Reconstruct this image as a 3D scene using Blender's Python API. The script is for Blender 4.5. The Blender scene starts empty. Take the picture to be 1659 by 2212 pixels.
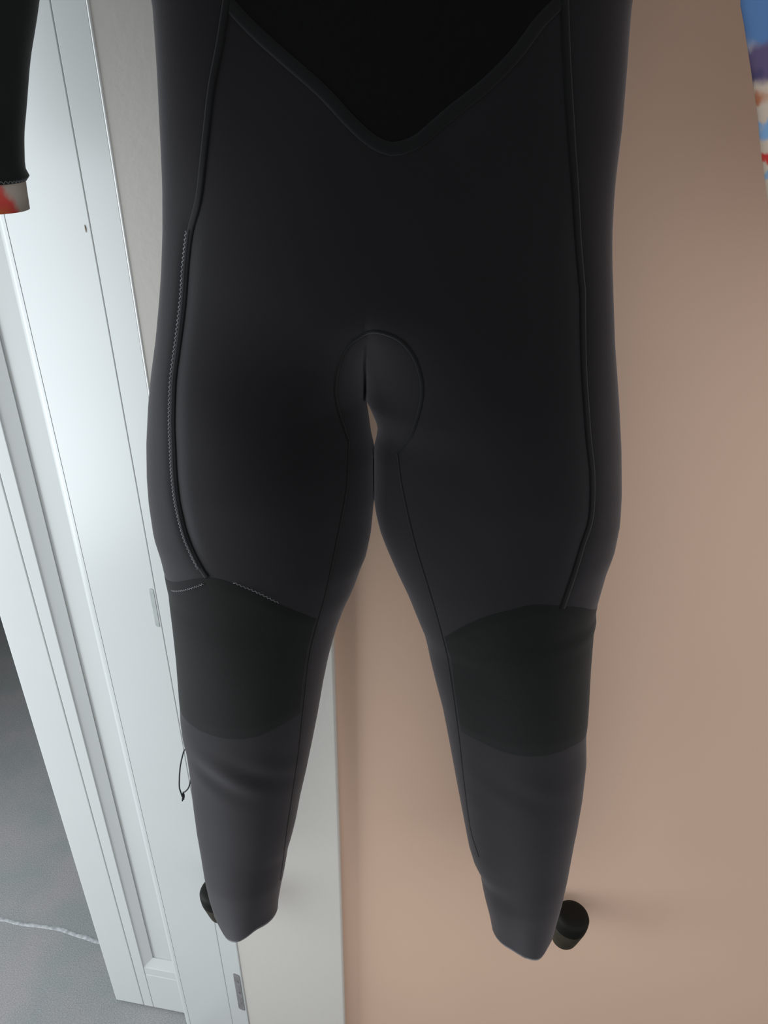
import bpy, bmesh, math
import numpy as np
from mathutils import Vector, Matrix

# ------------------------------------------------------------------ camera
scene = bpy.context.scene
CAM = [(0.999935, 0.005727, 0.009842), (-0.011387, 0.502948, 0.864242), (-0.0, -0.864298, 0.50298)]

cam_d = bpy.data.cameras.new('camera')
cam_d.sensor_fit = 'VERTICAL'; cam_d.sensor_height = 36.0
cam_d.lens = 1661.0 / 2212.0 * 36.0
cam_d.clip_start = 0.02
cam = bpy.data.objects.new('camera', cam_d)
scene.collection.objects.link(cam)
cam.matrix_world = Matrix(((CAM[0][0], CAM[1][0], CAM[2][0], 0.0),
                           (CAM[0][1], CAM[1][1], CAM[2][1], 0.0),
                           (CAM[0][2], CAM[1][2], CAM[2][2], 1.55),
                           (0, 0, 0, 1)))
scene.camera = cam

# ------------------------------------------------------------------ light
world = bpy.data.worlds.new('room_daylight'); scene.world = world
world.use_nodes = True
bg = world.node_tree.nodes['Background']
bg.inputs[0].default_value = (0.93, 0.96, 1.0, 1); bg.inputs[1].default_value = 0.84

def area_lamp(name, loc, target, sx, sy, power, col):
    l = bpy.data.lights.new(name, 'AREA'); l.shape = 'RECTANGLE'; l.size = sx; l.size_y = sy
    l.energy = power; l.color = col
    o = bpy.data.objects.new(name, l); scene.collection.objects.link(o)
    o.location = loc
    o.rotation_euler = (Vector(target) - Vector(loc)).to_track_quat('-Z', 'Y').to_euler()
    return o
# daylight from the window on the left side of the room, falling low across the doorway
area_lamp('window_daylight', (-1.7, 0.40, 1.00), (0.0, 0.57, 1.0), 0.9, 1.6, 32.5, (0.87, 0.95, 1.0))

vs = scene.view_settings
scene.display_settings.display_device = 'sRGB'
vs.view_transform = 'Standard'; vs.look = 'None'; vs.gamma = 1.0; vs.use_curve_mapping = False
vs.exposure = 0.0

# ------------------------------------------------------------------ helpers
COL = scene.collection
def new_obj(name, bm, mat, parent=None, smooth=False, kind=None):
    me = bpy.data.meshes.new(name); bm.normal_update(); bm.to_mesh(me); bm.free()
    if smooth:
        for p in me.polygons: p.use_smooth = True
    o = bpy.data.objects.new(name, me); COL.objects.link(o)
    if mat: me.materials.append(mat)
    if parent: o.parent = parent
    if kind: o['kind'] = kind
    return o
def empty(name, loc, rz=0.0):
    o = bpy.data.objects.new(name, None); COL.objects.link(o)
    o.location = loc; o.rotation_euler = (0, 0, rz); o.empty_display_size = 0.1
    return o
def tag(o, label, cat, group=None):
    o['label'] = label; o['category'] = cat
    if group: o['group'] = group
def prism(bm, pts, z0, z1, lean=(0, 0)):
    """upright prism over a plan polygon"""
    lo = [bm.verts.new((p[0], p[1], z0)) for p in pts]
    hi = [bm.verts.new((p[0] + lean[0], p[1] + lean[1], z1)) for p in pts]
    n = len(pts)
    fs = [bm.faces.new(lo[::-1]), bm.faces.new(hi)]
    for i in range(n): fs.append(bm.faces.new((lo[i], lo[(i + 1) % n], hi[(i + 1) % n], hi[i])))
    bmesh.ops.recalc_face_normals(bm, faces=bm.faces[:])
    return bm
def bevel_all(bm, w, seg=2, ang=35):
    es = [e for e in bm.edges if len(e.link_faces) == 2 and e.calc_face_angle(0) > math.radians(ang)]
    bmesh.ops.bevel(bm, geom=es, offset=w, segments=seg, affect='EDGES', profile=0.5)
    return bm
def strip(p, q, front, back):
    """plan rectangle along p->q, pushed towards the camera by front and away by back"""
    d = Vector((q[0] - p[0], q[1] - p[1])).normalized(); n = Vector((d.y, -d.x))
    if n.y > 0: n = -n
    P, Q = Vector(p[:2]), Vector(q[:2])
    return [P + n * front, Q + n * front, Q - n * back, P - n * back]
def tube(bm, pts, r, n=8, caps=True):
    pts = [Vector(p) for p in pts]; rings = []
    for i, p in enumerate(pts):
        d = (pts[min(i + 1, len(pts) - 1)] - pts[max(i - 1, 0)]).normalized()
        a = d.orthogonal().normalized() if i == 0 else (rings_a - d * rings_a.dot(d)).normalized()
        rings_a = a; b = d.cross(a)
        rr = r[i] if isinstance(r, (list, tuple)) else r
        rings.append([bm.verts.new(p + (a * math.cos(2 * math.pi * k / n) + b * math.sin(2 * math.pi * k / n)) * rr) for k in range(n)])
    for i in range(len(rings) - 1):
        for k in range(n):
            bm.faces.new((rings[i][k], rings[i][(k + 1) % n], rings[i + 1][(k + 1) % n], rings[i + 1][k]))
    if caps: bm.faces.new(rings[0][::-1]); bm.faces.new(rings[-1])
    return bm
def smooth_line(pts, step):
    """Catmull-Rom through the points, evenly resampled"""
    P = [np.array(p, float) for p in pts]; P = [2 * P[0] - P[1]] + P + [2 * P[-1] - P[-2]]
    out = []
    for i in range(1, len(P) - 2):
        for k in range(12):
            t = k / 12
            out.append(.5 * ((2 * P[i]) + (-P[i-1] + P[i+1]) * t + (2*P[i-1] - 5*P[i] + 4*P[i+1] - P[i+2]) * t*t + (-P[i-1] + 3*P[i] - 3*P[i+1] + P[i+2]) * t**3))
    out.append(P[-2]); out = np.array(out)
    d = np.r_[0, np.cumsum(np.linalg.norm(np.diff(out, axis=0), axis=1))]
    m = max(2, int(d[-1] / step) + 1); tt = np.linspace(0, d[-1], m)
    return np.stack([np.interp(tt, d, out[:, c]) for c in range(out.shape[1])], 1)

# ------------------------------------------------------------------ materials
def mat(name, col, rough=0.5, spec=0.5, sheen=0.0, sheen_rough=0.5, sheen_tint=(1, 1, 1), noise=None, bump=None, metal=0.0, coat=0.0):
    """noise = (scale, amount): faint value mottling; bump = (scale, strength, distance)"""
    m = bpy.data.materials.new(name); m.use_nodes = True
    nt = m.node_tree; b = nt.nodes['Principled BSDF']
    b.inputs['Base Color'].default_value = (*col, 1); b.inputs['Roughness'].default_value = rough
    b.inputs['Specular IOR Level'].default_value = spec; b.inputs['Metallic'].default_value = metal
    b.inputs['Sheen Weight'].default_value = sheen; b.inputs['Sheen Roughness'].default_value = sheen_rough
    b.inputs['Sheen Tint'].default_value = (*sheen_tint, 1); b.inputs['Coat Weight'].default_value = coat
    tc = nt.nodes.new('ShaderNodeTexCoord')
    if noise:
        n = nt.nodes.new('ShaderNodeTexNoise'); n.inputs['Scale'].default_value = noise[0]; n.inputs['Detail'].default_value = 5
        nt.links.new(tc.outputs['Object'], n.inputs['Vector'])
        r = nt.nodes.new('ShaderNodeMapRange'); r.inputs['From Min'].default_value = .3; r.inputs['From Max'].default_value = .7
        r.inputs['To Min'].default_value = 1 - noise[1]; r.inputs['To Max'].default_value = 1 + noise[1]
        nt.links.new(n.outputs['Fac'], r.inputs['Value'])
        v = nt.nodes.new('ShaderNodeVectorMath'); v.operation = 'SCALE'; v.inputs[0].default_value = col
        nt.links.new(r.outputs[0], v.inputs['Scale']); nt.links.new(v.outputs[0], b.inputs['Base Color'])
    if bump:
        n = nt.nodes.new('ShaderNodeTexNoise'); n.inputs['Scale'].default_value = bump[0]; n.inputs['Detail'].default_value = 4
        nt.links.new(tc.outputs['Object'], n.inputs['Vector'])
        bn = nt.nodes.new('ShaderNodeBump'); bn.inputs['Strength'].default_value = bump[1]; bn.inputs['Distance'].default_value = bump[2]
        nt.links.new(n.outputs['Fac'], bn.inputs['Height']); nt.links.new(bn.outputs[0], b.inputs['Normal'])
    return m
def print_mat(name, base, spots, rough=0.8):
    """plain cloth with a flat printed pattern: soft-edged ellipses given in object space (centre x, z, radii, colour, softness)"""
    m = bpy.data.materials.new(name); m.use_nodes = True
    nt = m.node_tree; b = nt.nodes['Principled BSDF']; b.inputs['Roughness'].default_value = rough
    b.inputs['Specular IOR Level'].default_value = .2
    tc = nt.nodes.new('ShaderNodeTexCoord')
    nz = nt.nodes.new('ShaderNodeTexNoise'); nz.inputs['Scale'].default_value = 70; nz.inputs['Detail'].default_value = 3
    nt.links.new(tc.outputs['Object'], nz.inputs['Vector'])
    ns = nt.nodes.new('ShaderNodeVectorMath'); ns.operation = 'MULTIPLY_ADD'
    ns.inputs[1].default_value = (.010, 0, .010); nt.links.new(nz.outputs['Color'], ns.inputs[0]); nt.links.new(tc.outputs['Object'], ns.inputs[2])
    prev = None
    for cx, cz, rx, rz, col, soft in spots:
        s = nt.nodes.new('ShaderNodeVectorMath'); s.operation = 'SUBTRACT'; nt.links.new(ns.outputs[0], s.inputs[0]); s.inputs[1].default_value = (cx + .005, 0, cz + .005)
        k = nt.nodes.new('ShaderNodeVectorMath'); k.operation = 'MULTIPLY'; nt.links.new(s.outputs[0], k.inputs[0]); k.inputs[1].default_value = (1 / rx, 0, 1 / rz)
        l = nt.nodes.new('ShaderNodeVectorMath'); l.operation = 'LENGTH'; nt.links.new(k.outputs[0], l.inputs[0])
        r = nt.nodes.new('ShaderNodeMapRange'); r.interpolation_type = 'SMOOTHSTEP'; nt.links.new(l.outputs['Value'], r.inputs['Value'])
        r.inputs['From Min'].default_value = 1 - soft; r.inputs['From Max'].default_value = 1 + soft; r.inputs['To Min'].default_value = 1; r.inputs['To Max'].default_value = 0
        x = nt.nodes.new('ShaderNodeMix'); x.data_type = 'RGBA'; nt.links.new(r.outputs[0], x.inputs['Factor'])
        if prev is None: x.inputs[6].default_value = (*base, 1)
        else: nt.links.new(prev, x.inputs[6])
        x.inputs[7].default_value = (*col, 1); prev = x.outputs[2]
    nt.links.new(prev, b.inputs['Base Color'])
    return m

WALL = mat('warm_wall_paint', (.72, .500, .372), .75, .25, noise=(2.2, .035), bump=(260, .10, .0008))
CASING = mat('casing_paint', (.68, .65, .595), .6, .3, noise=(3, .02), bump=(150, .22, .0010))
GLOSS = mat('white_gloss_paint', (.52, .535, .525), .30, .45, noise=(3, .015), bump=(60, .05, .0005))
BEAD_HIGHLIGHT = mat('bead_highlight_white', (.85, .86, .84), .15, .6)  # brighter white than the frame: the corner's highlight put into the colour
DOORW = mat('door_white_paint', (.60, .615, .605), .42, .45, noise=(4, .015), bump=(80, .05, .0005))
CEIL = mat('ceiling_paint', (.85, .84, .83), .9, .2, noise=(3, .02))
DIM_WALL = mat('far_room_dimming_paint', (.20, .25, .23), .9, .2, noise=(3, .03))  # dark colour for unseen walls, chosen to dim the far carpet
METAL = mat('dull_grey_metal', (.23, .22, .22), .55, .4, metal=.25, noise=(90, .15))
CHIP = mat('bare_wood_chip', (.33, .25, .16), .8, .2, noise=(200, .2))
SKIN = mat('black_neoprene', (.0036, .0032, .0036), .62, .03, sheen=.29, sheen_rough=.48, sheen_tint=(1.0, .955, 1.0), noise=(14, .12), bump=(420, .10, .0005))
PAD = mat('knee_rubber', (.0024, .0029, .0023), .72, .03, sheen=.18, sheen_rough=.48, noise=(40, .15), bump=(700, .16, .0006))
PLUSH = mat('chest_plush', (.0016, .0015, .0017), .85, .03, sheen=.10, sheen_rough=.5, noise=(180, .12), bump=(500, .3, .0008))
TAPE = mat('seam_tape', (.0024, .0024, .0026), .55, .04, sheen=.17, sheen_rough=.5, noise=(60, .1), bump=(600, .2, .0004))
THREAD = mat('grey_thread', (.12, .124, .128), .6, .4, noise=(300, .3))
CORD = mat('black_cord', (.030, .031, .036), .6, .3, noise=(200, .2))
RUBBER = mat('black_rubber', (.032, .027, .018), .6, .3, noise=(60, .2), bump=(300, .1, .0004))
RUBBER_CAP = mat('black_rubber_cap', (.007, .007, .005), .6, .15, noise=(60, .2))

def carpet_mat():
    m = bpy.data.materials.new('grey_carpet'); m.use_nodes = True
    nt = m.node_tree; b = nt.nodes['Principled BSDF']; b.inputs['Roughness'].default_value = 1; b.inputs['Specular IOR Level'].default_value = .05
    tc = nt.nodes.new('ShaderNodeTexCoord')
    a = nt.nodes.new('ShaderNodeTexNoise'); a.inputs['Scale'].default_value = 420; a.inputs['Detail'].default_value = 6; a.inputs['Roughness'].default_value = .7
    c = nt.nodes.new('ShaderNodeTexNoise'); c.inputs['Scale'].default_value = 9; c.inputs['Detail'].default_value = 4
    for n in (a, c): nt.links.new(tc.outputs['Object'], n.inputs['Vector'])
    r1 = nt.nodes.new('ShaderNodeValToRGB'); e = r1.color_ramp.elements
    e[0].position = .32; e[0].color = (.23, .236, .238, 1); e[1].position = .70; e[1].color = (.43, .425, .425, 1)
    r2 = nt.nodes.new('ShaderNodeValToRGB'); e = r2.color_ramp.elements
    e[0].position = .38; e[0].color = (.90, .935, .93, 1); e[1].position = .62; e[1].color = (1.04, 1.0, 1.01, 1)
    nt.links.new(a.outputs['Fac'], r1.inputs[0]); nt.links.new(c.outputs['Fac'], r2.inputs[0])
    x = nt.nodes.new('ShaderNodeMix'); x.data_type = 'RGBA'; x.blend_type = 'MULTIPLY'; x.inputs['Factor'].default_value = 1
    nt.links.new(r1.outputs[0], x.inputs[6]); nt.links.new(r2.outputs[0], x.inputs[7]); nt.links.new(x.outputs[2], b.inputs['Base Color'])
    bn = nt.nodes.new('ShaderNodeBump'); bn.inputs['Strength'].default_value = .5; bn.inputs['Distance'].default_value = .004
    nt.links.new(a.outputs['Fac'], bn.inputs['Height']); nt.links.new(bn.outputs[0], b.inputs['Normal'])
    return m
CARPET = carpet_mat()
BOUNCE_CUT = mat('dark_bounce_cut', (.075, .060, .050), .55, .3, noise=(6, .2))  # kept dark so less light bounces up onto the warm wall
CARPET_SEAM = mat('carpet_seam_fray', (.40, .41, .42), 1, .05, noise=(160, .3))

# ------------------------------------------------------------------ structure
# corner points of the wall in plan (metres; the camera stands at the origin looking along +Y)
TP = math.tan(math.radians(3.5))
def wall_y(x): return .70 - x * TP
L4, L3, L2, L1, L0 = (-.0564, .6894), (-.2223, .6996), (-.2543, .7117), (-.3448, .7461), (-.3603, .7520)
HT = 3.30
LEAN = .0054
bm = bmesh.new(); prism(bm, [(-2.7, -1.6), (1.7, -1.6), (1.7, 2.7), (-2.7, 2.7)], -.05, 0)
floor = new_obj('floor', bm, CARPET, kind='structure')
bm = bmesh.new()
prism(bm, [(-.34, -1.6), (1.7, -1.6), (1.7, .80), (-.34, .80)], .0, .003)
new_obj('bounce_cut_floor', bm, BOUNCE_CUT, floor)  # unseen slab added over the carpet to cut bounce light
bm = bmesh.new()
sl = smooth_line([(-1.75, 1.14), (-1.2, 1.035), (-.79, .954), (-.66, .934), (-.575, .912), (-.40, .895)], .02)
rng = np.random.default_rng(4)
lo = []; 
for i, p in enumerate(sl):
    w = .0035 + .0015 * rng.random(); o = .0015 * rng.standard_normal()
    lo.append([bm.verts.new((p[0], p[1] - w + o, .0004)), bm.verts.new((p[0], p[1] + o, .0022)), bm.verts.new((p[0], p[1] + w + o, .0004))])
for a, b in zip(lo, lo[1:]):
    for k in range(2): bm.faces.new((a[k], b[k], b[k + 1], a[k + 1]))
new_obj('carpet_seam', bm, CARPET_SEAM, floor, smooth=True)
bm = bmesh.new(); prism(bm, [(-2.7, -.55), (1.7, -.55), (1.7, 2.7), (-2.7, 2.7)], HT, HT + .05)
new_obj('ceiling', bm, CEIL, kind='structure')  # unseen; raised and cut back so more light reaches the upper walls
bm = bmesh.new(); prism(bm, [(-.10, wall_y(-.10)), (1.7, wall_y(1.7)), (1.7, wall_y(1.7) + .12), (-.10, wall_y(-.1) + .12)], 0, HT)
new_obj('wall_back', bm, WALL, kind='structure')
bm = bmesh.new(); prism(bm, [(-1.55, 2.2), (1.7, 2.2), (1.7, 2.3), (-1.55, 2.3)], 0, HT)
new_obj('unseen_wall_far', bm, DIM_WALL, kind='structure')  # unseen wall added to enclose and darken the far carpet
bm = bmesh.new(); prism(bm, [(-1.55, 0.95), (-1.45, 0.95), (-1.45, 2.2), (-1.55, 2.2)], 0, HT)
new_obj('unseen_wall_left', bm, DIM_WALL, kind='structure')  # unseen wall placed to block lamp light from the far carpet

# flat casing between the door edge and the warm wall, standing a little proud of the wall
bm = bmesh.new(); prism(bm, [L3, L4, (L4[0] + .001, L4[1] + .045), (L3[0] + .002, L3[1] + .044)], 0, HT - .001)
for v in bm.verts:      # the corner by the door leans slightly out of plumb
    if v.co.x < -.15 and v.co.z > 1: v.co.x -= LEAN * HT
bevel_all(bm, .0030, 4)
trim = new_obj('trim_1', bm, CASING, kind='structure')
bm = bmesh.new(); tube(bm, [(L3[0] + .0010, L3[1] + .0005, .001), (L3[0] + .0010 - LEAN * HT, L3[1] + .0005, HT - .001)], .0013, 12)
new_obj('highlight_bead', bm, BEAD_HIGHLIGHT, trim, smooth=True)  # added bead that carries the bright corner highlight

# white door frame splayed away from the casing: edge board, stop board, outer nosing, plates
frame = empty('door_1', (L2[0], L2[1], 0)); frame['kind'] = 'structure'
frame.rotation_euler = (0, -LEAN, 0)
def in_frame(name, bm, m, smooth=False):
    bmesh.ops.translate(bm, verts=bm.verts[:], vec=(-L2[0], -L2[1], 0))
    return new_obj(name, bm, m, frame, smooth)
def lerp2(p, q, t): return (p[0] + (q[0] - p[0]) * t, p[1] + (q[1] - p[1]) * t)
bm = bmesh.new(); prism(bm, strip(lerp2(L2, L3, .008), lerp2(L2, L3, 1.0), .0, .018), 0.002, HT - .002); bevel_all(bm, .0010, 2)
in_frame('edge_board', bm, GLOSS)
bm = bmesh.new(); prism(bm, strip(lerp2(L1, L2, .004), lerp2(L2, L1, .002), .0, .018), 0.002, HT - .002); bevel_all(bm, .0008, 2)
in_frame('stop_board', bm, GLOSS)
P_, Q_, E_, F_ = strip(L0, L1, .0, .018); ax = (Q_ - P_).normalized(); ay = (F_ - P_).normalized(); RN = .013
arc = [P_ + ax * RN * (1 - math.sin(k * math.pi / 16)) + ay * RN * (1 - math.cos(k * math.pi / 16)) for k in range(9)]
bm = bmesh.new(); prism(bm, arc[::-1] + [Q_, E_, F_] if False else [Q_, E_, F_] + arc[::-1], .002, HT - .002)
in_frame('outer_nosing', bm, GLOSS)
bm = bmesh.new(); prism(bm, strip(lerp2(L0, L1, .5), lerp2(L3, L2, .05), -.0022, .017), 0.002, HT - .002)
in_frame('frame_core', bm, GLOSS)
def plate(name, p, q, z0, z1, proud, r, m, holes=0):
    """thin metal plate with rounded corners on the splayed frame face"""
    P, Q = Vector((p[0], p[1])), Vector((q[0], q[1])); d = (Q - P); w = d.length; d.normalize()
    n = Vector((d.y, -d.x)); n = n if n.y < 0 else -n
    out = []
    for cx, cz, a0 in ((w - r, z1 - r, 0), (r, z1 - r, 90), (r, z0 + r, 180), (w - r, z0 + r, 270)):
        for k in range(5):
            a = math.radians(a0 + k * 22.5); out.append((cx + r * math.cos(a), cz + r * math.sin(a)))
    bm = bmesh.new()
    f = [bm.verts.new((*(P + d * s + n * proud), z)) for s, z in out]; b_ = [bm.verts.new((*(P + d * s - n * .001), z)) for s, z in out]
    bm.faces.new(f); bm.faces.new(b_[::-1])
    for i in range(len(f)): bm.faces.new((f[i], b_[i], b_[(i + 1) % len(f)], f[(i + 1) % len(f)]))
    bmesh.ops.recalc_face_normals(bm, faces=bm.faces[:])
    for z in ([z0 + (z1 - z0) * t for t in (.2, .5, .8)] if holes else []):
        c = P + d * w * .5
        tube(bm, [(*(c + n * (proud - .0004)), z), (*(c + n * (proud + .0008)), z)], .0022, 10)
    return in_frame(name, bm, m)
plate('hinge_plate', (-.2362, .7049), (-.2252, .7007), .160, .267, .0008, .0035, METAL, 1)
plate('strike_plate', (-.2622, .7147), (-.2568, .7126), .975, 1.030, .0004, .002, mat('worn_plate_paint', (.36, .385, .375), .45, .4, noise=(60, .1)))
bm = bmesh.new(); tube(bm, [(-.2599, .7134, 1.4250), (-.2596, .7132, 1.4222), (-.2597, .7133, 1.4185)], [.0002, .0005, .0002], 6)
in_frame('paint_chip', bm, CHIP)

# white panelled door beyond the frame, with grey carpet to its left
DL, DR = Vector((-.4995, .7956)), Vector((-.3744, .7746))
dd = (DR - DL).normalized(); dn = Vector((dd.y, -dd.x)); dn = dn if dn.y < 0 else -dn
door = empty('door_2', (DL.x, DL.y, .006), math.atan2(dd.y, dd.x)); door['kind'] = 'structure'
# door space: x along the door, y into it (away from the camera), z up
def dbox(bm, x0, x1, y0, y1, z0, z1): return prism(bm, [(x0, y0), (x1, y0), (x1, y1), (x0, y1)], z0, z1)
DW, DH = .34, 2.02
XB, XS0, XS1, XP = .0565, .0755, .0815, .0945      # edge strip, stile edge, bevel start, panel start
RT, RP = .131, .157                                # rail top, panel bottom
bm = bmesh.new(); dbox(bm, 0, XB - .0006, 0, .040, 0, DH); bevel_all(bm, .0012, 2)
new_obj('edge_lipping', bm, DOORW, door)
bm = bmesh.new(); dbox(bm, XB + .0006, XS0, .0, .040, 0, DH); bevel_all(bm, .0008, 2)
new_obj('stile', bm, DOORW, door)
bm = bmesh.new(); dbox(bm, DW - .08, DW, 0, .040, 0, DH); bevel_all(bm, .0012, 2)
new_obj('stile', bm, DOORW, door)
bm = bmesh.new(); dbox(bm, XS0 + .0007, DW - .081, .0, .040, 0, .110); bevel_all(bm, .0010, 2)
dbox(bm, XS0 + .0007, DW - .081, .0005, .040, .1112, RT)
new_obj('bottom_rail', bm, DOORW, door)
bm = bmesh.new(); dbox(bm, XS0 + .0007, DW - .081, .0, .040, DH - .11, DH); bevel_all(bm, .0010, 2)
new_obj('top_rail', bm, DOORW, door)
bm = bmesh.new(); dbox(bm, XS0, DW - .08, .0088, .030, .10, DH - .10)
new_obj('panel', bm, DOORW, door)
bm = bmesh.new()   # mitred bevel moulding round the panel
x0, x1, z0, z1 = XS0, DW - .08, RT, DH - .11; k = XP - XS0; kz = RP - RT
o_ = [bm.verts.new(v) for v in ((x0, .0015, z0), (x1, .0015, z0), (x1, .0015, z1), (x0, .0015, z1))]
i_ = [bm.verts.new(v) for v in ((x0 + k, .0065, z0 + kz), (x1 - k, .0065, z0 + kz), (x1 - k, .0065, z1 - kz), (x0 + k, .0065, z1 - kz))]
bk = [bm.verts.new((v.co.x, .0086, v.co.z)) for v in o_]
ib = [bm.verts.new((v.co.x + (-.0006 if v.co.x < .2 else .0006), .0086, v.co.z - .0006)) for v in i_]
for i in range(4):
    j = (i + 1) % 4
    bm.faces.new((o_[i], o_[j], i_[j], i_[i])); bm.faces.new((o_[j], o_[i], bk[i], bk[j])); bm.faces.new((i_[i], i_[j], ib[j], ib[i])); bm.faces.new((ib[i], ib[j], bk[j], bk[i]))
bmesh.ops.recalc_face_normals(bm, faces=bm.faces[:])
new_obj('panel_moulding', bm, DOORW, door)

# ------------------------------------------------------------------ wetsuit
OUT_L = [(0.598, -0.2103), (0.6425, -0.2134), (0.6942, -0.2145), (0.7434, -0.2142), (0.7794, -0.2144), (0.8219, -0.2133), (0.8701, -0.2111), (0.9141, -0.2102), (0.9334, -0.2119), (0.9578, -0.2111), (0.9945, -0.2073), (1.041, -0.2039), (1.0813, -0.202), (1.1141, -0.2009), (1.1238, -0.2003), (1.1344, -0.2009), (1.1642, -0.203), (1.1869, -0.2062), (1.2204, -0.2056), (1.2443, -0.2036), (1.2761, -0.1992), (1.3089, -0.1928), (1.3357, -0.1866), (1.3634, -0.1794), (1.3951, -0.1724), (1.4159, -0.1681), (1.4426, -0.1634), (1.4742, -0.1591), (1.504, -0.1564), (1.5457, -0.1528), (1.5653, -0.1516), (1.5842, -0.1505), (1.7, -0.172), (1.8, -0.19), (1.9, -0.15), (2.02, -0.125)]
OUT_R = [(0.6052, 0.2171), (0.6853, 0.2197), (0.7367, 0.2201), (0.8005, 0.2193), (0.8211, 0.2194), (0.8695, 0.2184), (0.9228, 0.215), (0.9614, 0.2093), (1.007, 0.205), (1.0564, 0.1998), (1.0985, 0.1963), (1.1099, 0.1968), (1.121, 0.1947), (1.1399, 0.1961), (1.1679, 0.1985), (1.1876, 0.2019), (1.2159, 0.2021), (1.2428, 0.1989), (1.2853, 0.1916), (1.325, 0.1834), (1.3695, 0.1734), (1.411, 0.1655), (1.4306, 0.1618), (1.4496, 0.1588), (1.474, 0.1563), (1.4887, 0.1555), (1.5169, 0.1547), (1.5488, 0.1524), (1.5677, 0.1507), (1.586, 0.1493), (1.7, 0.172), (1.8, 0.19), (1.9, 0.15), (2.02, 0.125)]
IN_L = [(0.6105, -0.129), (0.6331, -0.1267), (0.677, -0.1209), (0.71, -0.1154), (0.7497, -0.109), (0.7695, -0.1039), (0.7995, -0.0975), (0.8416, -0.0903), (0.8841, -0.0817), (0.9314, -0.0731), (0.9688, -0.0664), (1.0101, -0.0598), (1.0441, -0.0536), (1.0688, -0.0479), (1.0895, -0.0425), (1.1131, -0.0348), (1.1311, -0.0274), (1.1559, -0.0199), (1.1687, -0.0153), (1.191, -0.0115), (1.2101, -0.0099), (1.2213, -0.0091), (1.2287, -0.0082), (1.2511, -0.0081), (1.2736, -0.0085), (1.2783, -0.0097), (1.2854, -0.0113), (1.2997, -0.0132), (1.3098, -0.0147), (1.3209, -0.0158)]
IN_R = [(0.6069, 0.1406), (0.6532, 0.1324), (0.6986, 0.124), (0.7319, 0.1177), (0.7536, 0.1085), (0.7791, 0.1016), (0.8284, 0.0922), (0.8908, 0.0804), (0.9463, 0.0701), (0.9913, 0.0614), (1.0296, 0.052), (1.0559, 0.046), (1.073, 0.0426), (1.0874, 0.039), (1.1063, 0.0318), (1.1324, 0.0224), (1.1576, 0.0117), (1.1796, 0.003), (1.1962, -0.0029), (1.2126, -0.0067), (1.2214, -0.0079), (1.2287, -0.0086), (1.2511, -0.0088), (1.2736, -0.0089), (1.2783, -0.0085), (1.2876, -0.0063), (1.2955, -0.0056), (1.304, -0.0083), (1.3119, -0.012), (1.3209, -0.0158)]
MID = [(1.3209, -0.0158), (1.3563, -0.0139), (1.3783, -0.011), (1.4132, -0.008), (1.585, -0.0088), (2.1, 0.0)]
HEM_L = [(0.0, -0.016), (0.0417, -0.0147), (0.0833, -0.0129), (0.125, -0.0092), (0.1667, -0.0037), (0.2083, 0.0026), (0.25, 0.008), (0.2917, 0.0107), (0.3333, 0.0111), (0.375, 0.0103), (0.4167, 0.0089), (0.4583, 0.0067), (0.5, 0.0039), (0.5417, 0.0007), (0.5833, -0.0026), (0.625, -0.0061), (0.6667, -0.0096), (0.7083, -0.0128), (0.75, -0.0149), (0.7917, -0.0158), (0.8333, -0.016), (0.875, -0.0159), (0.9167, -0.0158), (0.9583, -0.0157), (1.0, -0.0155)]
HEM_R = [(0.0, -0.016), (0.0417, -0.016), (0.0833, -0.016), (0.125, -0.016), (0.1667, -0.016), (0.2083, -0.016), (0.25, -0.016), (0.2917, -0.0156), (0.3333, -0.0146), (0.375, -0.0129), (0.4167, -0.0109), (0.4583, -0.0089), (0.5, -0.0067), (0.5417, -0.0047), (0.5833, -0.0028), (0.625, -0.0009), (0.6667, 0.0009), (0.7083, 0.0023), (0.75, 0.0029), (0.7917, 0.0017), (0.8333, -0.0029), (0.875, -0.0097), (0.9167, -0.0144), (0.9583, -0.0159), (1.0, -0.016)]
ZC, ZK, ZHL, ZHR = 1.3209, 0.9162, 0.6105, 0.6069
GROOVE = [([(1.177, -0.1446), (1.1856, -0.149), (1.201, -0.1546), (1.2173, -0.1588), (1.2421, -0.1612), (1.2682, -0.161), (1.2916, -0.1591), (1.3086, -0.1577), (1.3299, -0.1552), (1.3475, -0.1531), (1.3607, -0.1507), (1.3826, -0.1462), (1.4062, -0.1412), (1.4288, -0.1368), (1.4507, -0.1311), (1.4711, -0.1224)], 0.003), ([(1.1577, 0.1536), (1.1935, 0.159), (1.2199, 0.1622), (1.2446, 0.1656), (1.2808, 0.1615), (1.3156, 0.1532), (1.3616, 0.1445), (1.4137, 0.1373), (1.4262, 0.1346), (1.4501, 0.1292), (1.4828, 0.1225)], 0.001)]
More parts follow.
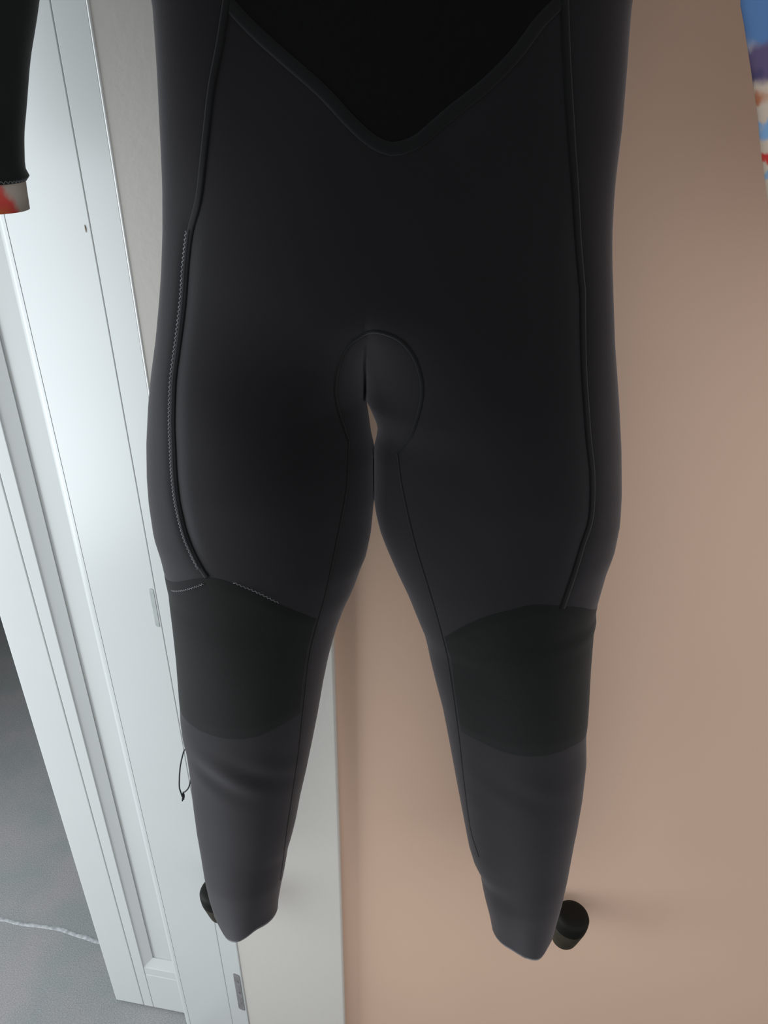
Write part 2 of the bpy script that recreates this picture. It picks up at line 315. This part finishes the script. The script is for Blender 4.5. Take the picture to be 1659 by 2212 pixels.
LINES = {'side_seam_left': [(-0.0903, 1.5812), (-0.0974, 1.5584), (-0.1055, 1.5353), (-0.1154, 1.4969), (-0.1224, 1.4711), (-0.1317, 1.4503), (-0.1379, 1.428), (-0.1424, 1.4053), (-0.1473, 1.3816), (-0.1518, 1.3596), (-0.1543, 1.3463), (-0.1564, 1.3285), (-0.159, 1.3069), (-0.1604, 1.2898), (-0.1624, 1.2663), (-0.1625, 1.24), (-0.16, 1.2152), (-0.1553, 1.1997), (-0.1492, 1.1851), (-0.1446, 1.177)], 'side_seam_right': [(0.1021, 1.5826), (0.1074, 1.5532), (0.1157, 1.5133), (0.1225, 1.4828), (0.1293, 1.4499), (0.1348, 1.4259), (0.1375, 1.4134), (0.1447, 1.3613), (0.1535, 1.3152), (0.1617, 1.2802), (0.1659, 1.2439), (0.1625, 1.2192), (0.1592, 1.1928), (0.1536, 1.1577)], 'chest_seam': [(-0.0907, 1.5805), (-0.0752, 1.5665), (-0.0577, 1.553), (-0.0359, 1.5365), (-0.0181, 1.5197), (-0.0067, 1.5107), (0.0017, 1.5068), (0.0087, 1.5058), (0.0163, 1.508), (0.0226, 1.5108), (0.0399, 1.5249), (0.0609, 1.5406), (0.0774, 1.5566), (0.0888, 1.5714), (0.0997, 1.5818)], 'gusset_seam': [(-0.0265, 1.2967), (-0.0303, 1.3113), (-0.0332, 1.3242), (-0.0344, 1.3417), (-0.0308, 1.3627), (-0.0245, 1.379), (-0.0148, 1.3879), (-0.0057, 1.3928), (0.0041, 1.3918), (0.014, 1.3871), (0.0219, 1.3777), (0.0276, 1.3641), (0.03, 1.3492), (0.0285, 1.3333), (0.0233, 1.3114), (0.0176, 1.2978), (0.0129, 1.2896)], 'inner_seam_left': [(-0.0261, 1.2965), (-0.0264, 1.2828), (-0.0275, 1.2593), (-0.031, 1.2366), (-0.0384, 1.1972), (-0.0473, 1.1528), (-0.0554, 1.1206), (-0.0651, 1.0769), (-0.0747, 1.0064), (-0.0848, 0.9286), (-0.1018, 0.8183), (-0.1188, 0.7024)], 'inner_seam_right': [(0.0125, 1.289), (0.0166, 1.2629), (0.028, 1.2146), (0.0411, 1.1688), (0.0514, 1.1303), (0.0612, 1.0879), (0.0701, 1.0336), (0.079, 0.9729), (0.0878, 0.9072), (0.0997, 0.8294), (0.1115, 0.789)]}
PADS = {'L': {'top': [(-0.1859, 1.1441), (-0.1654, 1.1578), (-0.1486, 1.1695), (-0.1339, 1.1763), (-0.1205, 1.1763), (-0.1018, 1.1672), (-0.0847, 1.1548), (-0.0667, 1.139), (-0.0558, 1.1261)], 'bot': [(-0.1999, 0.9812), (-0.1818, 0.9804), (-0.1601, 0.9797), (-0.1341, 0.9804), (-0.115, 0.985), (-0.0968, 0.9938), (-0.0774, 1.0025)]}, 'R': {'top': [(0.0574, 1.115), (0.0709, 1.1359), (0.088, 1.1521), (0.1064, 1.1604), (0.1239, 1.1656), (0.1438, 1.1618), (0.1682, 1.1507), (0.1894, 1.1292)], 'bot': [(0.0792, 0.9909), (0.0985, 0.9889), (0.1207, 0.9826), (0.1416, 0.98), (0.1666, 0.9792), (0.1863, 0.9796), (0.2046, 0.9714)]}}
LOOP = [[(-0.2039, 0.9217), (-0.2108, 0.9127), (-0.2146, 0.9018), (-0.2184, 0.8878), (-0.2217, 0.87), (-0.2238, 0.8534), (-0.2232, 0.8451), (-0.2225, 0.8383)], [(-0.205, 0.9188), (-0.206, 0.9032), (-0.2084, 0.8851), (-0.2105, 0.8651), (-0.2147, 0.8497), (-0.2193, 0.8424), (-0.2228, 0.8398)], [(-0.2223, 0.8399), (-0.2235, 0.8344), (-0.2251, 0.8257)], [(-0.2223, 0.8399), (-0.2219, 0.8345), (-0.2234, 0.8282)]]

# ---- wetsuit body: outline tables are (height, lateral) in metres in the suit's own upright plane ----
def ip(tab, z):
    return float(np.interp(z, [p[0] for p in tab], [p[1] for p in tab]))
def sst(a, b, x):
    t = min(1.0, max(0.0, (x - a) / (b - a))); return t * t * (3 - 2 * t)
def prof(s, p=2.0):
    return max(0.0, 1 - abs(2 * s - 1) ** p) ** (1 / p)
T_TORSO = [(1.15, .060), (1.30, .070), (1.45, .068), (1.60, .068), (1.75, .070), (1.90, .050), (2.02, .022)]
T_LEG = [(.40, .026), (.56, .029), (.70, .040), (.85, .046), (.95, .051), (1.10, .061), (1.25, .068), (1.40, .068)]
def wrinkle(u, z):
    w = (.0010 if u < 0 else .0003) * math.exp(-((z - ZK) / .025) ** 2) * math.sin(120 * (z + .8 * u))
    w += .0010 * math.sin(23 * z + 9 * u + 1.0) * math.sin(14 * u + 5 * z)
    return w
def front_t(u, z):
    """half depth of the suit at lateral u and height z"""
    if z >= ZC:
        l, r, c = ip(OUT_L, z), ip(OUT_R, z), ip(MID, z)
        S = min(1, max(0, (u - l) / (r - l)))
        one = ip(T_TORSO, z) * prof(S, 2.1)
        s = (u - l) / (c - l) if u < c else (u - c) / (r - c)
        s = min(1, max(0, s))
        two = max(ip(T_LEG, z) * prof(s), .010 * min(1, 12 * S, 12 * (1 - S)))
        k = 1 - sst(ZC, ZC + .085, z)
        t = one * (1 - k) + two * k
        pr = prof(S, 2.1)
    else:
        il, ir = ip(IN_L, z), ip(IN_R, z)
        if u < .5 * (il + ir): a, b = ip(OUT_L, z), il
        else: a, b = ir, ip(OUT_R, z)
        s = min(1, max(0, (u - a) / (b - a)))
        pr = prof(s); t = ip(T_LEG, z) * pr
    t += wrinkle(u, z) * min(1, 2.5 * pr) * pr
    for tab, d in GROOVE:          # the panel seams pull the surface in a little
        if tab[0][0] < z < tab[-1][0]:
            t -= d * min(1.0, 25 * (z - tab[0][0]), 25 * (tab[-1][0] - z)) * math.exp(-((u - ip(tab, z)) / .0065) ** 2)
    return max(0.0, t)
def surf(u, z):
    """front surface point and outward normal, suit coordinates (x lateral, y depth, z up)"""
    h = .002
    t = front_t(u, z)
    du = (front_t(u + h, z) - front_t(u - h, z)) / (2 * h)
    dz = (front_t(u, z + h) - front_t(u, z - h)) / (2 * h)
    du = max(-3.0, min(3.0, du)); dz = max(-1.0, min(1.0, dz))
    n = np.array([-du, -1.0, -dz]); n /= np.linalg.norm(n)
    return np.array([u, -t, z]), n

Z0 = 0.545
PSI = math.radians(3.5)
suit = empty('wetsuit', (0, .58, Z0), -PSI)
tag(suit, 'large black full-length wetsuit with dark knee pads hanging in the centre before the pink wall', 'wetsuit')
def loc(p): return Vector((p[0], p[1], p[2] - Z0))

def build_body():
    bm = bmesh.new(); N = 72
    S = [(1 - math.cos(math.pi * j / N)) / 2 for j in range(N + 1)]
    rows = list(np.arange(2.02, ZC + .004, -.009)) + [ZC]
    prev = None
    for z in rows:
        l, r, c = ip(OUT_L, z), ip(OUT_R, z), ip(MID, z)
        us = [l + (c - l) * s for s in S] + [c + (r - c) * s for s in S[1:]]
        ts = [front_t(u, z) for u in us]
        fr = [bm.verts.new(loc((u, -t, z))) for u, t in zip(us, ts)]
        bk = [fr[0]] + [bm.verts.new(loc((u, .85 * t, z))) for u, t in list(zip(us, ts))[1:-1]] + [fr[-1]]
        if prev:
            for j in range(2 * N):
                bm.faces.new((prev[0][j], fr[j], fr[j + 1], prev[0][j + 1]))
                q = [prev[1][j + 1], bk[j + 1], bk[j], prev[1][j]]
                bm.faces.new(q)
        else: bm.faces.new(fr + bk[1:-1][::-1])
        prev = (fr, bk)
    inner = []
    for side in (0, 1):
        zh, H = (ZHL, HEM_L) if side == 0 else (ZHR, HEM_R)
        zs = list(np.linspace(ZC - .004, zh + .10, 78)) + list(np.linspace(zh + .095, zh, 22))
        if side == 0: P = (prev[0][:N + 1], prev[1][:N + 1])
        else: P = (prev[0][N:], prev[1][N:])
        for i, z in enumerate(zs):
            a, b = (ip(OUT_L, z), ip(IN_L, z)) if side == 0 else (ip(IN_R, z), ip(OUT_R, z))
            k = 1 - sst(zh, zh + .10, z)
            fr = []; bk = []
            for s in S:
                u = a + (b - a) * s
                t = front_t(u, z) if 0 < s < 1 else 0.0
                zz = z - k * ip(H, s)
                v = bm.verts.new(loc((u, -t, zz))); fr.append(v)
                bk.append(bm.verts.new(loc((u, .85 * t, zz))) if 0 < s < 1 else v)
            for j in range(N):
                if len({P[0][j], fr[j], fr[j + 1], P[0][j + 1]}) > 3 or True:
                    bm.faces.new((P[0][j], fr[j], fr[j + 1], P[0][j + 1]))
                    bm.faces.new((P[1][j + 1], bk[j + 1], bk[j], P[1][j]))
            if i == 0: inner.append(fr[N] if side == 0 else fr[0])
            P = (fr, bk)
        # neoprene thickness: lip turned into the open leg
        ring = P[0] + P[1][1:-1][::-1]
        c = sum((v.co for v in ring), Vector()) / len(ring)
        r2, r3 = [], []
        for v in ring:
            d = v.co - c; q = c + Vector((d.x * (1 - .0035 / max(.02, abs(d.x))) if abs(d.x) > .0035 else 0, d.y * .80, d.z))
            r2.append(bm.verts.new(q)); r3.append(bm.verts.new(q + Vector((0, 0, .04))))
        n = len(ring)
        for i in range(n):
            j = (i + 1) % n
            bm.faces.new((ring[i], r2[i], r2[j], ring[j])); bm.faces.new((r2[i], r3[i], r3[j], r2[j]))
        bm.faces.new(r3)
    bm.faces.new((prev[0][N], inner[0], prev[1][N], inner[1]))
    bmesh.ops.recalc_face_normals(bm, faces=bm.faces[:])
    return bm
new_obj('body', build_body(), SKIN, suit, smooth=True)

def ribbon(pts, w, h, step=.006, lift=0.0):
    """raised tape lying on the front surface along (lateral, height) points"""
    L = smooth_line(pts, step); P = []; Nn = []
    for u, z in L:
        p, n = surf(u, z); P.append(p); Nn.append(n)
    P = np.array(P); Nn = np.array(Nn)
    for _ in range(2): Nn[1:-1] = (Nn[:-2] + 2 * Nn[1:-1] + Nn[2:]); Nn /= np.linalg.norm(Nn, axis=1)[:, None]
    bm = bmesh.new(); prev = None
    for i in range(len(P)):
        d = P[min(i + 1, len(P) - 1)] - P[max(i - 1, 0)]; d /= np.linalg.norm(d)
        t = np.cross(Nn[i], d); t /= np.linalg.norm(t)
        r = [bm.verts.new(loc(P[i] + t * w * .5 * a + Nn[i] * (lift + h * b))) for a, b in ((-1, -.6), (-.85, .7), (-.4, 1), (.4, 1), (.85, .7), (1, -.6))]
        if prev:
            for k in range(5): bm.faces.new((prev[k], r[k], r[k + 1], prev[k + 1]))
        prev = r
    bmesh.ops.recalc_face_normals(bm, faces=bm.faces[:])
    return bm
def stitches(pts, amp, pitch, r, lift, shift=0.0):
    L = smooth_line(pts, pitch); out = []
    for i, (u, z) in enumerate(L):
        p, n = surf(u, z)
        j = min(i + 1, len(L) - 1); k = max(i - 1, 0); d = L[j] - L[k]; d = d / np.linalg.norm(d)
        t = np.array([-d[1], 0, d[0]])
        out.append(p + n * lift + t * (shift + (amp if i % 2 else -amp)))
    bm = bmesh.new(); tube(bm, [loc(p) for p in out], r, 5)
    return bm
for nm in ('side_seam_left', 'side_seam_right'):
    s = new_obj('side_seam', ribbon(LINES[nm], .0058, .0008, lift=.0003), TAPE, suit, smooth=True)
    if nm.endswith('left'):
        new_obj('stitching', stitches(LINES[nm][5:-1], .0006, .0016, .0005, .0015, shift=-.0021), THREAD, s, smooth=True)
new_obj('chest_seam', ribbon(LINES['chest_seam'], .0085, .0009), TAPE, suit, smooth=True)
new_obj('gusset_seam', ribbon(LINES['gusset_seam'], .0030, .0006, .004), TAPE, suit, smooth=True)
for nm in ('inner_seam_left', 'inner_seam_right'):
    new_obj('inner_seam', ribbon(LINES[nm], .0022, .0004), TAPE, suit, smooth=True)

def chest_panel():
    """plush panel above the curved chest seam"""
    bm = bmesh.new(); L = np.array(smooth_line(LINES['chest_seam'], .004)); L = L[np.argsort(L[:, 0])]
    grid = []
    for u in np.linspace(L[0, 0], L[-1, 0], 44):
        zb = np.interp(u, L[:, 0], L[:, 1]); col = []
        for r in range(16):
            z = zb + (1.86 - zb) * r / 15; p, n = surf(u, z); col.append(bm.verts.new(loc(p + n * .0002)))
        grid.append(col)
    for a, b in zip(grid, grid[1:]):
        for k in range(15): bm.faces.new((a[k], b[k], b[k + 1], a[k + 1]))
    bmesh.ops.recalc_face_normals(bm, faces=bm.faces[:])
    return bm
new_obj('chest_panel', chest_panel(), PLUSH, suit, smooth=True)

def knee_pad(side):
    top, bot = PADS[side]['top'], PADS[side]['bot']
    def frac(u, z):
        a, b = (ip(OUT_L, z), ip(IN_L, z)) if side == 'L' else (ip(IN_R, z), ip(OUT_R, z))
        return (u - a) / (b - a), a, b
    def curve(pts):
        L = smooth_line(pts, .003); c = np.linspace(0, 1, len(L))
        s = np.array([frac(u, z)[0] for u, z in L])
        return c, s, L[:, 1]
    ct, st, zt = curve(top); cb, sb, zb = curve(bot)
    if side == 'L': st = st - st[0] * np.linspace(1, 0, len(st)); sb = sb - sb[0] * np.linspace(1, 0, len(sb))
    else: st = st + (1 - st[-1]) * np.linspace(0, 1, len(st)); sb = sb + (1 - sb[-1]) * np.linspace(0, 1, len(sb))
    M, R = 46, 40
    cs = [(1 - math.cos(math.pi * j / M)) / 2 for j in range(M + 1)]
    bm = bmesh.new(); grid = []
    for i in range(R + 1):
        r = i / R; row = []
        for j in range(M + 1):
            c = cs[j]
            s = np.interp(c, ct, st) * (1 - r) + np.interp(c, cb, sb) * r
            z = np.interp(c, ct, zt) * (1 - r) + np.interp(c, cb, zb) * r
            _, a, b = frac(0, z); s = min(.9995, max(.0005, s)); u = a + (b - a) * s
            p, n = surf(u, z); edge = min(1, i / 2, (R - i) / 3, j / 2, (M - j) / 2)
            row.append(bm.verts.new(loc(p + n * (.00025 + .0005 * edge))))
        grid.append(row)
    for a, b in zip(grid, grid[1:]):
        for k in range(len(a) - 1): bm.faces.new((a[k], b[k], b[k + 1], a[k + 1]))
    bmesh.ops.recalc_face_normals(bm, faces=bm.faces[:])
    o = new_obj('knee_pad', bm, PAD, suit, smooth=True)
    if side == 'L':
        new_obj('stitching', stitches(top[:3], .0008, .0015, .00035, .0013, shift=-.0005), THREAD, o, smooth=True)
        new_obj('stitching', stitches(top[4:7], .0008, .0017, .0003, .0011, shift=-.0005), THREAD, o, smooth=True)
    else: o['label'] = 'knee pad with a small point at its outer top corner'
    return o
knee_pad('L'); knee_pad('R')
o = bpy.data.objects['knee_pad']

bm = bmesh.new()
for i, l in enumerate(LOOP):
    L = smooth_line([(u, -.006 - (.004 if i == 0 else 0), z) for u, z in l], .003)
    tube(bm, [loc(p) for p in L], .0008, 7)
k = LOOP[0][-1]; 
bmesh.ops.create_icosphere(bm, subdivisions=2, radius=.0016, matrix=Matrix.Translation(loc((k[0], -.008, k[1]))) @ Matrix.Diagonal((1, 1, 1.6, 1)))
o = new_obj('cord_loop', bm, CORD, suit, smooth=True); o['label'] = 'thin knotted cord loop'

# ------------------------------------------------------------------ other garments
def garment_tube(rows, n=40, lip=.003, cap=True, p=2.3):
    """rows of (centre x, centre y, z, half width, half depth), top first; open hem at the last row"""
    bm = bmesh.new(); prev = None
    for cx, cy, z, a, b in rows:
        ring = []
        for k in range(n):
            th = 2 * math.pi * k / n; c, s = math.cos(th), math.sin(th)
            x = math.copysign(abs(c) ** (2 / p), c); y = math.copysign(abs(s) ** (2 / p), s)
            ring.append(bm.verts.new((cx + a * x, cy + b * y, z)))
        if prev:
            for k in range(n): bm.faces.new((prev[k], ring[k], ring[(k + 1) % n], prev[(k + 1) % n]))
        elif cap: bm.faces.new(ring)
        prev = ring; last = (cx, cy, z, a, b)
    cx, cy, z, a, b = last
    r2 = [bm.verts.new((cx + (v.co.x - cx) * (1 - lip / a), cy + (v.co.y - cy) * (1 - lip / b), z)) for v in prev]
    r3 = [bm.verts.new(v.co + Vector((0, 0, .03))) for v in r2]
    for k in range(n):
        j = (k + 1) % n
        bm.faces.new((prev[k], r2[k], r2[j], prev[j])); bm.faces.new((r2[k], r3[k], r3[j], r2[j]))
    bm.faces.new(r3)
    bmesh.ops.recalc_face_normals(bm, faces=bm.faces[:])
    return bm
JX, JY, JZ = -.275, .50, 1.47
jacket = empty('wetsuit_jacket', (JX, JY, JZ))
tag(jacket, 'black wetsuit jacket sleeve with red and beige cuff at the upper left edge', 'jacket')
SL = [(1.96, -.265), (1.90, -.222), (1.80, -.186), (1.70, -.168), (1.62, -.177), (1.5784, -.1921), (1.5649, -.1973), (1.5497, -.2033), (1.5275, -.2102), (1.5123, -.2150), (1.4996, -.2177), (1.4935, -.2186), (1.490, -.2172), (1.4878, -.2176), (1.4866, -.2196)]
rows = []
for z, e in smooth_line(SL, .004):
    a = .052 + .02 * sst(1.55, 1.85, z); rows.append((e - a - JX, 0, z - JZ, a, .026 + .012 * sst(1.5, 1.8, z)))
SLEEVE = mat('jacket_neoprene', (.0045, .0055, .0048), .65, .08, sheen=.15, sheen_rough=.5, noise=(30, .15), bump=(420, .1, .0005))
new_obj('sleeve', garment_tube(rows), SLEEVE, jacket, smooth=True)
rows = [(-.2200 - .050 - JX, 0, z, .050, .023) for z in (.034, .022)] + [(-.2198 - .050 - JX, 0, .0155, .050, .0235), (-.2203 - .050 - JX, 0, .010, .050, .024), (-.2210 - .050 - JX, 0, .0005, .050, .0248)]
CUFF = print_mat('cuff_print', (.30, .255, .215), [(-.2550 - JX, .000, .0318, .028, (.40, .045, .035), .06), (-.2330 - JX, -.001, .0060, .006, (.45, .10, .035), .5)])
new_obj('cuff', garment_tube(rows), CUFF, jacket, smooth=True)['label'] = 'red and beige patterned cuff'
bm = bmesh.new(); pts = []
for i in range(76):
    th = math.pi * (1.0 + i / 75); a, b = .0515, .0255; c, s = math.cos(th), math.sin(th)
    pts.append((-.2193 - .0515 - JX + (a + .0008) * math.copysign(abs(c) ** (2 / 2.3), c), (b + .0008) * math.copysign(abs(s) ** (2 / 2.3), s), .0180 + (.0009 if i % 2 else -.0009)))
tube(bm, pts, .0004, 5)
new_obj('hem_stitching', bm, THREAD, jacket, smooth=True)
rows = [(-.49 - JX, .042, z - JZ, a, b) for z, a, b in ((1.99, .09, .02), (1.95, .14, .035), (1.88, .16, .05), (1.70, .155, .055), (1.55, .145, .055), (1.462, .14, .050))]
new_obj('unseen_jacket_body', garment_tube(rows, 48), SLEEVE, jacket, smooth=True)  # out of view; placed and sized to shade the suit's upper left edge

RX, RY, RZ = .335, .52, 1.42
shirt = empty('swim_shirt', (RX, RY, RZ))
tag(shirt, 'colourful blue, purple and red printed garment at the upper right edge', 'shirt')
K = .52 / .60
SR = [(1.95, .285), (1.90, .240), (1.80, .208), (1.70, .192), (1.63, .188)] + [(1.55 + (z - 1.55) * K, e * K) for z, e in
     ((1.5885, .2284), (1.5766, .2334), (1.5642, .2386), (1.5517, .2440), (1.5414, .2484), (1.5359, .2507), (1.5202, .2572), (1.5016, .2636), (1.4866, .2698), (1.4697, .2765), (1.44, .288), (1.40, .300))]
rows = [(0, 0, z - RZ, RX - e, .020 + .012 * sst(1.4, 1.8, z)) for z, e in smooth_line(SR, .010)]
def at(x, z): return (x - RX, z - RZ)
SP = []
def spot(x, z, rx, rz, col, soft): SP.append((*at(x * K, 1.55 + (z - 1.55) * K), rx * K, rz * K, col, soft))
spot(.245, 1.584, .021, .024, (.070, .145, .300), .25)
spot(.2500, 1.5540, .0105, .0125, (.085, .060, .125), .30)
spot(.2468, 1.5425, .0030, .0075, (.050, .040, .095), .40)
spot(.2560, 1.5580, .0060, .0110, (.055, .075, .160), .40)
spot(.2515, 1.5890, .0075, .0130, (.030, .045, .130), .45)
spot(.2520, 1.5330, .0042, .0040, (.330, .120, .060), .60)
spot(.2625, 1.5155, .0045, .0075, (.150, .270, .440), .30)
spot(.2690, 1.4950, .0034, .0045, (.420, .030, .025), .30)
spot(.2720, 1.4850, .0030, .0040, (.180, .280, .400), .40)
spot(.310, 1.545, .022, .020, (.40, .10, .06), .3); spot(.35, 1.59, .03, .03, (.07, .14, .30), .3)
spot(.33, 1.47, .03, .025, (.15, .27, .44), .3); spot(.41, 1.50, .03, .03, (.42, .03, .025), .3); spot(.45, 1.62, .04, .04, (.085, .06, .125), .3)
PRINT = print_mat('shirt_print', (.44, .35, .275), SP)
new_obj('shirt_body', garment_tube(rows, 64), PRINT, shirt, smooth=True)

# ------------------------------------------------------------------ black knobs
def lathe(bm, profile, n=32):
    rings = [[bm.verts.new((r * math.cos(2 * math.pi * k / n), r * math.sin(2 * math.pi * k / n), z)) for k in range(n)] for r, z in profile]
    for a, b in zip(rings, rings[1:]):
        for k in range(n): bm.faces.new((a[k], b[k], b[(k + 1) % n], a[(k + 1) % n]))
    bm.faces.new(rings[0][::-1]); bm.faces.new(rings[-1])
    bmesh.ops.recalc_face_normals(bm, faces=bm.faces[:])
    return bm
def knob(x, y, z0, h, r, tilt, stem_to, label):
    o = empty('rubber_knob', (x, y, z0)); tag(o, label, 'knob', None); o.rotation_euler = (0, math.radians(tilt), 0)
    bm = bmesh.new(); lathe(bm, [(r * .55, 0), (r * .68, .0012), (r * .76, .005), (r * .82, .012), (r * .985, h * .60), (r * .98, h * .63)])
    new_obj('knob_body', bm, RUBBER, o, smooth=True)
    bm = bmesh.new(); lathe(bm, [(r * .98, h * .62), (r, h * .66), (r, h * .80), (r * .975, h * .90), (r * .90, h * .96), (r * .74, h * .995), (r * .4, h * 1.01)])
    new_obj('knob_cap', bm, RUBBER_CAP, o, smooth=True)['label'] = 'darker rounded cap'
    bm = bmesh.new(); tube(bm, [(0, r * .5, h * .45), (0, stem_to - y, h * .45)], .007, 12)
    new_obj('stem', bm, RUBBER_CAP, o, smooth=True)
knob(.2640, .648, .466, .062, .0240, 7, wall_y(.273) + .002, 'black rounded knob beside the right ankle, against the pink wall')
knob(-.2265, .668, .486, .060, .0235, -5, .7050, 'black rounded knob half hidden behind the left ankle, before white door frame')
